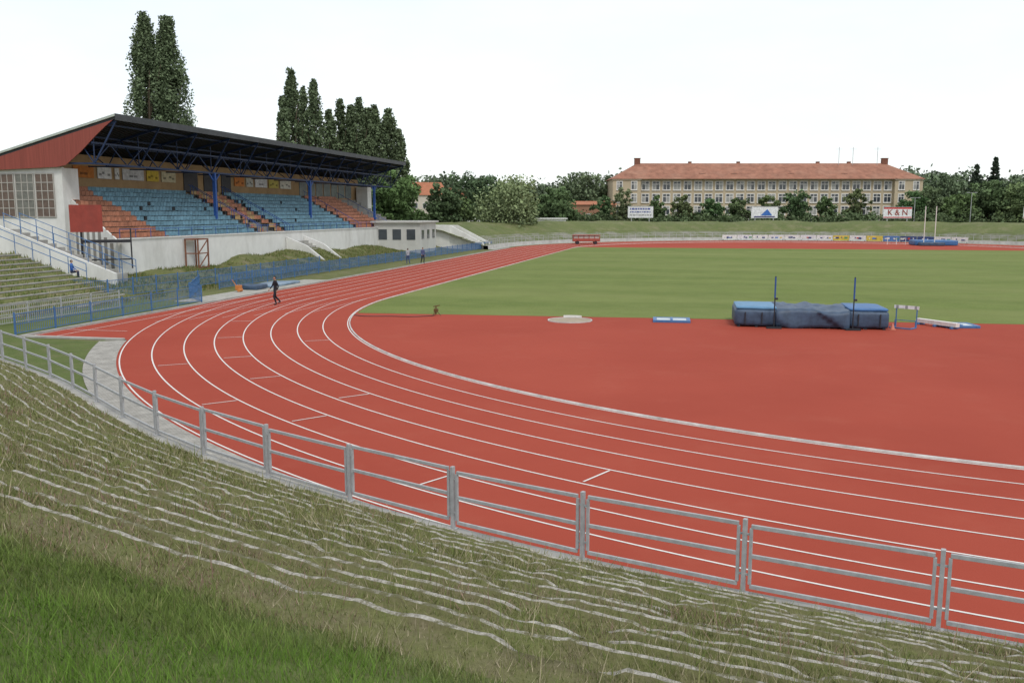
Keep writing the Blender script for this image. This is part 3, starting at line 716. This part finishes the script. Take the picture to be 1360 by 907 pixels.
T("poplar_tree",210,32,112,70,'poplar',380,75,.17,pc,11); T("poplar_tree",239,38,114,76,'poplar',400,75,.17,pc,12)
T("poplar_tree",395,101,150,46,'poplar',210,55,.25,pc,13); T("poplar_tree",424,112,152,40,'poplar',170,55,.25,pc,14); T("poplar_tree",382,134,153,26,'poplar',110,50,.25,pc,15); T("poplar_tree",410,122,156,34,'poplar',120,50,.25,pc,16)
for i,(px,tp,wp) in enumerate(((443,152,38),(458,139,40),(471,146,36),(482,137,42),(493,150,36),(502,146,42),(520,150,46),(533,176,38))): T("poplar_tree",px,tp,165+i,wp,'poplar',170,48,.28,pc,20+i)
T("broadleaf_tree",528,228,160,70,'round',110,55,.35,(.05,.08,.03),31,.02); T("broadleaf_tree",590,243,175,48,'round',80,50,.35,(.042,.062,.03),32,.05)
T("broadleaf_tree",638,228,200,84,'round',140,50,.4,(.034,.052,.026),33,.05); T("willow_tree",677,234,175,84,'willow',160,60,.28,(.10,.125,.062),34,.05)
T("broadleaf_tree",735,250,205,66,'round',90,50,.4,(.05,.075,.033),35,.02); T("broadleaf_tree",772,231,270,78,'round',120,50,.5,(.065,.085,.048),36,.02); T("broadleaf_tree",806,234,275,60,'round',100,50,.5,(.055,.075,.042),37,.02)
T("broadleaf_tree",600,262,180,70,'round',80,50,.35,(.06,.085,.035),38,.02); T("slender_tree",826,248,214,30,'round',70,40,.3,(.08,.095,.05),39,.1)
for i,(px,tp,wp) in enumerate(((799,260,30),(869,260,28),(905,259,32),(941,260,38),(977,260,32),(1016,256,28),(1052,253,42),(1092,260,30),(1132,252,36),(1208,254,36))):
    T("street_tree",px,tp,226+(i%3),wp,'round',90,48,.30,(.040+.006*(i%3),.064+.006*(i%2),.028),50+i,.02)
T("broadleaf_tree",1240,232,275,74,'round',120,50,.5,(.055,.075,.042),71,.02)
T("conifer_tree",1287,219,245,44,'conifer',150,45,.4,(.034,.048,.032),72); T("conifer_tree",1311,210,243,40,'conifer',150,45,.4,(.034,.048,.032),73)
T("broadleaf_tree",1268,258,222,50,'round',80,45,.4,(.055,.08,.032),74,.02); T("broadleaf_tree",1305,242,225,64,'round',100,45,.42,(.045,.066,.03),75,.02); T("broadleaf_tree",1342,244,222,72,'round',100,45,.42,(.065,.088,.038),76,.02); T("broadleaf_tree",1385,234,235,84,'round',100,45,.45,(.05,.075,.03),77,.02)
T("broadleaf_tree",1226,246,232,40,'round',80,45,.4,(.06,.08,.04),78,.02); T("broadleaf_tree",1350,234,262,90,'round',100,45,.5,(.05,.068,.038),79,.02)
def belt(name,t0,t1,D,h0,h1,n,per,ls,col,seed,rad):
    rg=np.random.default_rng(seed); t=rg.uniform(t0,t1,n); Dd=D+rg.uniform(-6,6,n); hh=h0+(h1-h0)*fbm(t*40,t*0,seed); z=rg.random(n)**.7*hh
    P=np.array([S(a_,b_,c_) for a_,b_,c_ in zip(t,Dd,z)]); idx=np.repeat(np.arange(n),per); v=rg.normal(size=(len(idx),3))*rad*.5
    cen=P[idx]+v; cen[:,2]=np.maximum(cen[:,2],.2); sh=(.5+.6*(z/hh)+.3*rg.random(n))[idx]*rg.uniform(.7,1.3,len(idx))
    V,F,C=quads(cen,np.full(len(idx),ls),rg,LK*sh[:,None]*np.array(col)[None]); npmesh(name,V,F,[mLeaf],col=C)
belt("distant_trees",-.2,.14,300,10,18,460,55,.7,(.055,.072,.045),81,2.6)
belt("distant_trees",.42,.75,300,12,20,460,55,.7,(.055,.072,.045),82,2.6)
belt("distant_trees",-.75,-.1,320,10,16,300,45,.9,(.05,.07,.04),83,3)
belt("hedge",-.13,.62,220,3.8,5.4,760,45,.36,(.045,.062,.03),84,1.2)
# ------------------------------------------------------------ field equipment
def softbox(name,c,d,mat,parent,sub=14,wr=.04,rnd=.12,seed=0,drape=0):
    nx,ny,nz=sub,max(6,sub//2),5; V=[];F=[]
    bm_v={}
    def vid(i,j,k):
        if (i,j,k) in bm_v: return bm_v[(i,j,k)]
        u,v,w_=i/nx*2-1,j/ny*2-1,k/nz*2-1
        p=np.array([u*d[0]/2,v*d[1]/2,w_*d[2]/2]); q=np.clip(p,-(np.array(d)/2-rnd),np.array(d)/2-rnd); dd=p-q; L=np.linalg.norm(dd)
        if L>1e-6: p=q+dd/L*min(L,rnd)
        p=p+(np.array([fbm(np.array(p[0]*1.7+p[2]*2.3),np.array(p[1]*1.5+seed),seed,3)-.5]*3))*wr*np.array([.6,1.6,1.4])
        p[2]-=drape*max(0,1-(p[0]/(d[0]/2))**2)*(1 if w_>0 else 0)*.5
        bm_v[(i,j,k)]=len(V); V.append(tuple(p+np.array(c))); return bm_v[(i,j,k)]
    for i in range(nx):
        for j in range(ny):
            F.append((vid(i,j,nz),vid(i+1,j,nz),vid(i+1,j+1,nz),vid(i,j+1,nz))); F.append((vid(i,j,0),vid(i,j+1,0),vid(i+1,j+1,0),vid(i+1,j,0)))
    for i in range(nx):
        for k in range(nz):
            F.append((vid(i,0,k),vid(i+1,0,k),vid(i+1,0,k+1),vid(i,0,k+1))); F.append((vid(i,ny,k),vid(i,ny,k+1),vid(i+1,ny,k+1),vid(i+1,ny,k)))
    for j in range(ny):
        for k in range(nz):
            F.append((vid(0,j,k),vid(0,j,k+1),vid(0,j+1,k+1),vid(0,j+1,k))); F.append((vid(nx,j,k),vid(nx,j+1,k),vid(nx,j+1,k+1),vid(nx,j,k+1)))
    return npmesh(name,V,F,[mat],parent=parent,smooth=True)
hj=empty("high_jump_mat",(-11.0,-9.3,0)); hj.rotation_euler=(0,0,.02)
mTarp=M("navy_tarpaulin",(.05,.085,.14),.4,2.5,.5,bmp=.5,bs=5,spec=.4); mLB=M("light_blue_vinyl",(.11,.25,.40),.2,2,.5); mMB=M("mid_blue_vinyl",(.055,.15,.33),.2,2,.5)
softbox("left_block",(-2.55,0,.47),(2.1,3.2,.86),mTarp,hj,14,.05,.15,1)
softbox("left_top",(-2.55,.0,.93),(1.95,3.0,.12),mLB,hj,12,.03,.05,2)
softbox("centre_cover",(.1,-.05,.48),(3.5,3.45,.92),mTarp,hj,34,.26,.1,3,.06)
softbox("right_block",(2.7,0,.47),(1.9,3.2,.86),mTarp,hj,14,.05,.15,5)
softbox("right_top",(2.72,.0,.93),(1.75,3.0,.12),mMB,hj,12,.03,.05,6)
b=B()
for x in (-3.1,-2.3,2.2,3.2): b.box((x,-1.66,.45),(.05,.02,.6))
for x in np.arange(-3.4,3.5,.85): b.box((x,-1.5,.03),(.12,.3,.06))
b.obj("straps",[mDark],hj)
for x in (-1.75,1.9):
    b=B(); b.cyl((x,-1.95,0),(x,-1.95,2.55),.03,n=8); b.box((x,-1.95,.04),(.7,.4,.07)); b.cyl((x,-1.95,1.5),(x,-1.95,2.5),.038,n=8,mi=1); b.box((x+.06,-1.95,1.45),(.16,.06,.1)); b.obj("upright_stand",[mDark,mBlue],hj)
h=empty("hurdle",(-6.35,-9.6,0)); h.rotation_euler=(0,0,-.6)
b=B(); b.box((0,0,1.0),(1.2,.03,.16),col=(.75,.75,.75))
for x in(-.45,0,.45): b.box((x,-.017,1.0),(.12,.01,.162),col=(.3,.3,.3))
b.obj("top_board",[mAttr],h)
b=B()
for x in(-.5,.5):
    b.box((x,.03,.52),(.05,.04,.98)); b.box((x,-.32,.03),(.06,.72,.06)); b.box((x,-.05,.2),(.06,.05,.34))
b.box((0,-.66,.03),(1.0,.06,.06)); b.box((0,.03,.35),(1.,.025,.03)); b.obj("frame",[mBlueF],h,bevel=.006)
c=B(); c.cyl((-7.15,-10.6,.0),(-7.15,-10.6,.02),.17,n=14); c.cyl((-7.15,-10.6,.02),(-7.15,-10.6,.3),.12,.03,14); c.obj("marker_cone",[M("cone_plastic",(.55,.2,.13),.1,3,.5)])
b=B(); b.box((-4.75,-8.9,.2),(.26,2.4,.2),.62); 
for s_k in(-1.,0,1.): b.box((-4.75-math.sin(.62)*s_k,-8.9+math.cos(.62)*s_k,.05),(.5,.12,.1),.62,mi=1)
b.obj("steeplechase_beam",[mLine,mBlueF],bevel=.01)
def tray(name,x,y,w_,d_,rot=0):
    e=empty(name,(x,y,0)); e.rotation_euler=(0,0,rot); b=B()
    for sx in(-1,1): b.box((sx*(w_/2-.09),0,.06),(.18,d_,.12))
    for sy in(-1,1): b.box((0,sy*(d_/2-.09),.06),(w_-.37,.18,.12))
    b.box((0,0,.135),(.12,d_-.4,.03))
    b.obj("frame",[mBlueF],e,bevel=.01)
    b=B(); b.box((0,0,.05),(w_-.38,d_-.38,.1)); b.obj("panel",[M("pale_panel",(.5,.56,.58),.15,4,.6)],e)
tray("take_off_board_tray",-3.75,-8.6,1.6,1.5,.15); tray("take_off_board_tray",-17.7,-9.3,1.9,1.5,.05)
e=empty("throwing_circle",(-22.9,-10.2,0)); b=B(); b.cyl((0,0,0),(0,0,.02),1.14,n=48); b.obj("slab",[M("circle_concrete",(.36,.30,.22),.2,3,.9)],e)
b=B()
for i in range(48):
    a0_,a1_=i*math.pi/24,(i+1)*math.pi/24; b.beam((1.14*math.cos(a0_),1.14*math.sin(a0_),.025),(1.14*math.cos(a1_),1.14*math.sin(a1_),.025),.05,.05)
b.obj("rim",[mKerb],e); b=B()
for i in range(8):
    a0_,a1_=1.2+i*.1,1.3+i*.1; b.beam((1.22*math.cos(a0_),1.22*math.sin(a0_),.08),(1.22*math.cos(a1_),1.22*math.sin(a1_),.08),.12,.12)
b.obj("stop_board",[mLine],e)
e=empty("lawn_sprinkler",(-30.4,-9.5,0)); b=B(); b.cyl((0,0,.1),(0,0,.5),.04,n=8); b.box((0,0,.3),(.22,.16,.18)); b.cyl((-.15,0,.5),(.22,0,.58),.03,n=6)
for a_ in (0,2.1,4.2): b.beam((0,0,.3),(.28*math.cos(a_),.28*math.sin(a_),.01),.03,.03)
b.obj("head",[M("brass_brown",(.13,.08,.03),.3,5,.5)],e); b=B(); px_=None
for i in range(40):
    t=i/39; p=(-.05-4.4*t,-.15-1.3*math.sin(t*2.6)*(.8)-.2*math.sin(t*9),.03)
    if px_: b.cyl(px_,p,.02,n=6)
    px_=p
b.obj("hose",[mDark],e)
pv=empty("pole_vault_mat",(22.5,110.5,0)); softbox("mat",(0,0,.45),(6.8,5,.85),mMB,pv,16,.05,.1,8); softbox("mat_front",(-1,-3.4,.3),(4,1.6,.6),mTarp,pv,10,.05,.1,9)
b=B(); 
for x in(-2.2,-.5): b.cyl((x,-3.2,0),(x,-3.2,6.6),.07,n=8)
b.obj("uprights",[mLine],pv)
for i in range(3):
    b=B(); xx,yy_=15.5+i*1.5,112.5; b.cyl((xx,yy_,0),(xx,yy_,1.2),.05,n=6); b.obj("short_post",[mLine])
rc=empty("red_equipment_wagon",(-36.6,103.2,0)); rc.rotation_euler=(0,0,YAW)
b=B(); b.box((0,0,.75),(4.8,1.8,.55)); b.box((0,0,1.6),(4.9,1.9,.1))
for x in np.linspace(-2.35,2.35,6): b.box((x,-.85,1.25),(.09,.09,.6)); b.box((x,.85,1.25),(.09,.09,.6))
b.obj("body",[M("wagon_red",(.34,.08,.055),.15,2,.5)],rc,bevel=.02)
b=B(); b.box((0,0,1.25),(4.4,1.5,.5)); b.obj("load",[M("wagon_load",(.45,.42,.38),.3,3,.7)],rc)
b=B()
for x in(-1.6,1.6):
    for y in(-.8,.8): b.cyl((x,y-.1,.32),(x,y+.1,.32),.32,n=16)
b.obj("wheels",[mDark],rc); 
e=empty("covered_sand_pit",(-48.6,7.6,0)); softbox("tarp",(0,0,.12),(2.0,5,.22),M("pit_tarp",(.20,.28,.36),.5,1.2,.6,dirt=(.45,.47,.48)),e,14,.12,.06,14); softbox("tarp_dark",(.1,-3.7,.2),(1.7,1.6,.35),mTarp,e,10,.1,.08,15)
b=B(); b.box((0,0,.3),(.4,.3,.35)); b.beam((-.2,0,.45),(-.5,0,.85),.05,.05); b.cyl((.1,-.22,.13),(.1,.22,.13),.13,n=12); b.obj("orange_barrow",[M("orange_plastic",(.5,.18,.05),.1,3,.5)],bevel=.03,loc=(-48.3,1.6,0.03))
# ------------------------------------------------------------ people
def skin(name,joints,edges,mats,classify,parent,sub=2):
    me=bpy.data.meshes.new(name+"_rig"); me.from_pydata([j[0] for j in joints],edges,[]); o=bpy.data.objects.new(name+"_rig",me); COL.objects.link(o)
    o.modifiers.new('s','SKIN')
    if not me.skin_vertices: 
        bpy.context.view_layer.objects.active=o; bpy.ops.mesh.customdata_skin_add()
    sk=me.skin_vertices[0].data
    for i,j in enumerate(joints):
        r=j[1]; sk[i].radius=(r if isinstance(r,tuple) else (r,r)); sk[i].use_root=(i==0)
    s=o.modifiers.new('u','SUBSURF'); s.levels=sub; s.render_levels=sub
    dg=bpy.context.evaluated_depsgraph_get(); nm=bpy.data.meshes.new_from_object(o.evaluated_get(dg)); bpy.data.objects.remove(o)
    nm.name=name
    for m in mats: nm.materials.append(m)
    for p in nm.polygons: p.material_index=classify(p.center); p.use_smooth=True
    return link(bpy.data.objects.new(name,nm),parent)
def person(name,loc,rot,pose,cols,h=1.75):
    e=empty(name,loc); e.rotation_euler=(0,0,rot); e.scale=(h/1.75,)*3
    ms=[M(n_,c_,.15,8,r_,bmp=.1) for n_,c_,r_ in zip(("shirt","trousers","skin","hair","shoes"),cols,(.85,.85,.55,.6,.5))]
    J=[((0,0,.95),(.15,.11)),((0,0,1.1),(.135,.10)),((0,.01,1.28),(.165,.11)),((0,.0,1.42),(.13,.085)),((0,.01,1.5),.055),((0,.015,1.56),.052)]
    E=[(0,1),(1,2),(2,3),(3,4),(4,5)]
    def chain(root,ps):
        k=root
        for p,r in ps: J.append((p,r)); E.append((k,len(J)-1)); k=len(J)-1
    for sx,(kn,an) in zip((-1,1),pose['legs']):
        k=(sx*.11,kn[0],kn[1]); a_=(sx*.11,an[0],an[1])
        chain(0,[((sx*.1,.01,.88),.095),(k,.066),(((k[0]+a_[0])/2,(k[1]+a_[1])/2-.02,(k[2]+a_[2])/2),.058),(a_,.042),((sx*.125,an[0]+.02,an[1]-.045),.045),((sx*.13,an[0]+.16,an[1]-.055),.036)])
    hands=[]
    for sx,(el_,wr_) in zip((-1,1),pose['arms']):
        chain(3,[((sx*.19,0,1.40),.062),((sx*.24,el_[0],el_[1]),.045),((sx*.25,wr_[0],wr_[1]),.03)]); hands.append(((sx*.25,wr_[0],wr_[1]),((sx*.24,el_[0],el_[1]))))
    zf=pose.get('waist',.97)
    def cl(c):
        if c.z<pose.get('shoe',.1): return 4
        if c.z>1.5: return 2
        if c.z<zf and abs(c.x)<.215: return 1
        for (wp,_) in hands:
            if (Vector(c)-Vector(wp)).length<.05: return 2
        return 0
    skin("body",J,E,ms,cl,e)
    for (wp,ep) in hands:
        d_=(Vector(wp)-Vector(ep)).normalized(); sx=1 if wp[0]>0 else -1; fw=Vector((0,1,0)) ; fw=(fw-d_*fw.dot(d_)).normalized()
        J2=[(tuple(Vector(wp)),.026),(tuple(Vector(wp)+d_*.06),(.036,.018)),(tuple(Vector(wp)+d_*.09),(.036,.016))]; E2=[(0,1),(1,2)]
        for q,(o_,l_) in enumerate(((-.027,.062),(-.009,.075),(.009,.08),(.027,.07))):
            b0=Vector(wp)+d_*.095+fw*o_; i_=len(J2); inw=Vector((-sx,0,0))
            J2+= [(tuple(b0),.009),(tuple(b0+d_*l_*.5+inw*.008),.0085),(tuple(b0+d_*l_*.9+inw*.03),.0075)]; E2+=[(2,i_),(i_,i_+1),(i_+1,i_+2)]
        i_=len(J2); b0=Vector(wp)+d_*.04+fw*.035; J2+=[(tuple(b0),.011),(tuple(b0+d_*.03+fw*.02),.0095),(tuple(b0+d_*.06+fw*.022),.008)]; E2+=[(1,i_),(i_,i_+1),(i_+1,i_+2)]
        skin("hand",J2,E2,[ms[2]],lambda c:0,e,1)
    V=[];F=[];nu,nv=20,14
    for i in range(nv+1):
        ph=math.pi*i/nv
        for j in range(nu):
            th_=2*math.pi*j/nu; x=math.sin(ph)*math.cos(th_); y=math.sin(ph)*math.sin(th_); z=math.cos(ph)
            jaw=1-.28*max(0,-z)**1.2
            X,Y,Z=x*.076*jaw,y*.097*(jaw if y>0 else 1-.35*max(0,-z)),z*.118
            if y>.75 and -.45<z<.1 and abs(x)<.25: Y+=.022*(1-abs(x)*4)*(1-abs(z+.2)*2)
            if y>.6 and .02<z<.2 and .2<abs(x)<.5: Y-=.006
            V.append((X,Y+.02,Z+1.635))
    for i in range(nv):
        for j in range(nu): F.append((i*nu+j,(i+1)*nu+j,(i+1)*nu+(j+1)%nu,i*nu+(j+1)%nu))
    V=np.array(V);F=np.array(F); cc=V[F].mean(1); hair=((cc[:,2]>1.675)|((cc[:,1]<.015)&(cc[:,2]>1.58)))
    npmesh("head",V,F,[ms[2],ms[3]],mi=hair.astype(int),parent=e,smooth=True)
    b=B()
    for sx in(-1,1):
        b.cyl((sx*.03,.104,1.643),(sx*.03,.111,1.643),.009,n=8,mi=1); b.box((sx*.077,.015,1.63),(.014,.03,.055),mi=0)
    b.box((0,.105,1.585),(.045,.01,.008),mi=2); b.obj("face",[ms[2],mDark,M("lips",(.35,.12,.1),.1,5)],e,bevel=.003)
    return e
walk=dict(legs=[((.16,.5),(.02,.1)),((-.02,.49),(-.32,.17))],arms=[((-.1,1.13),(-.02,.9)),((.1,1.14),(.26,.95))],shoe=.1)
person("walking_person",(-41.7,-5.9,.0),2.4,walk,[(.02,.02,.025),(.018,.02,.028),(.4,.24,.17),(.02,.015,.012),(.03,.03,.03)],1.76)
run=dict(legs=[((.1,.5),(.05,.1)),((-.02,.5),(-.2,.14))],arms=[((-.06,1.13),(.05,.92)),((.05,1.14),(.2,1.0))],shoe=.1)
person("standing_person",(-47.6,37,0),.8,run,[(.35,.36,.4),(.05,.07,.16),(.42,.26,.19),(.06,.04,.02),(.3,.3,.3)],1.74)
person("standing_person",(-46.3,38.2,0),-2.3,run,[(.08,.1,.2),(.03,.03,.04),(.42,.26,.19),(.03,.02,.02),(.1,.1,.1)],1.8)
sit=dict(legs=[((.42,.92),(.44,.48)),((.42,.92),(.46,.48))],arms=[((.08,1.15),(.3,1.0)),((.08,1.15),(.3,1.0))],shoe=.46,waist=1.0)
person("seated_person",(-59.2,-1.6,.62),-1.2,sit,[(.04,.12,.4),(.03,.04,.08),(.42,.26,.19),(.05,.03,.02),(.3,.3,.3)],1.72)
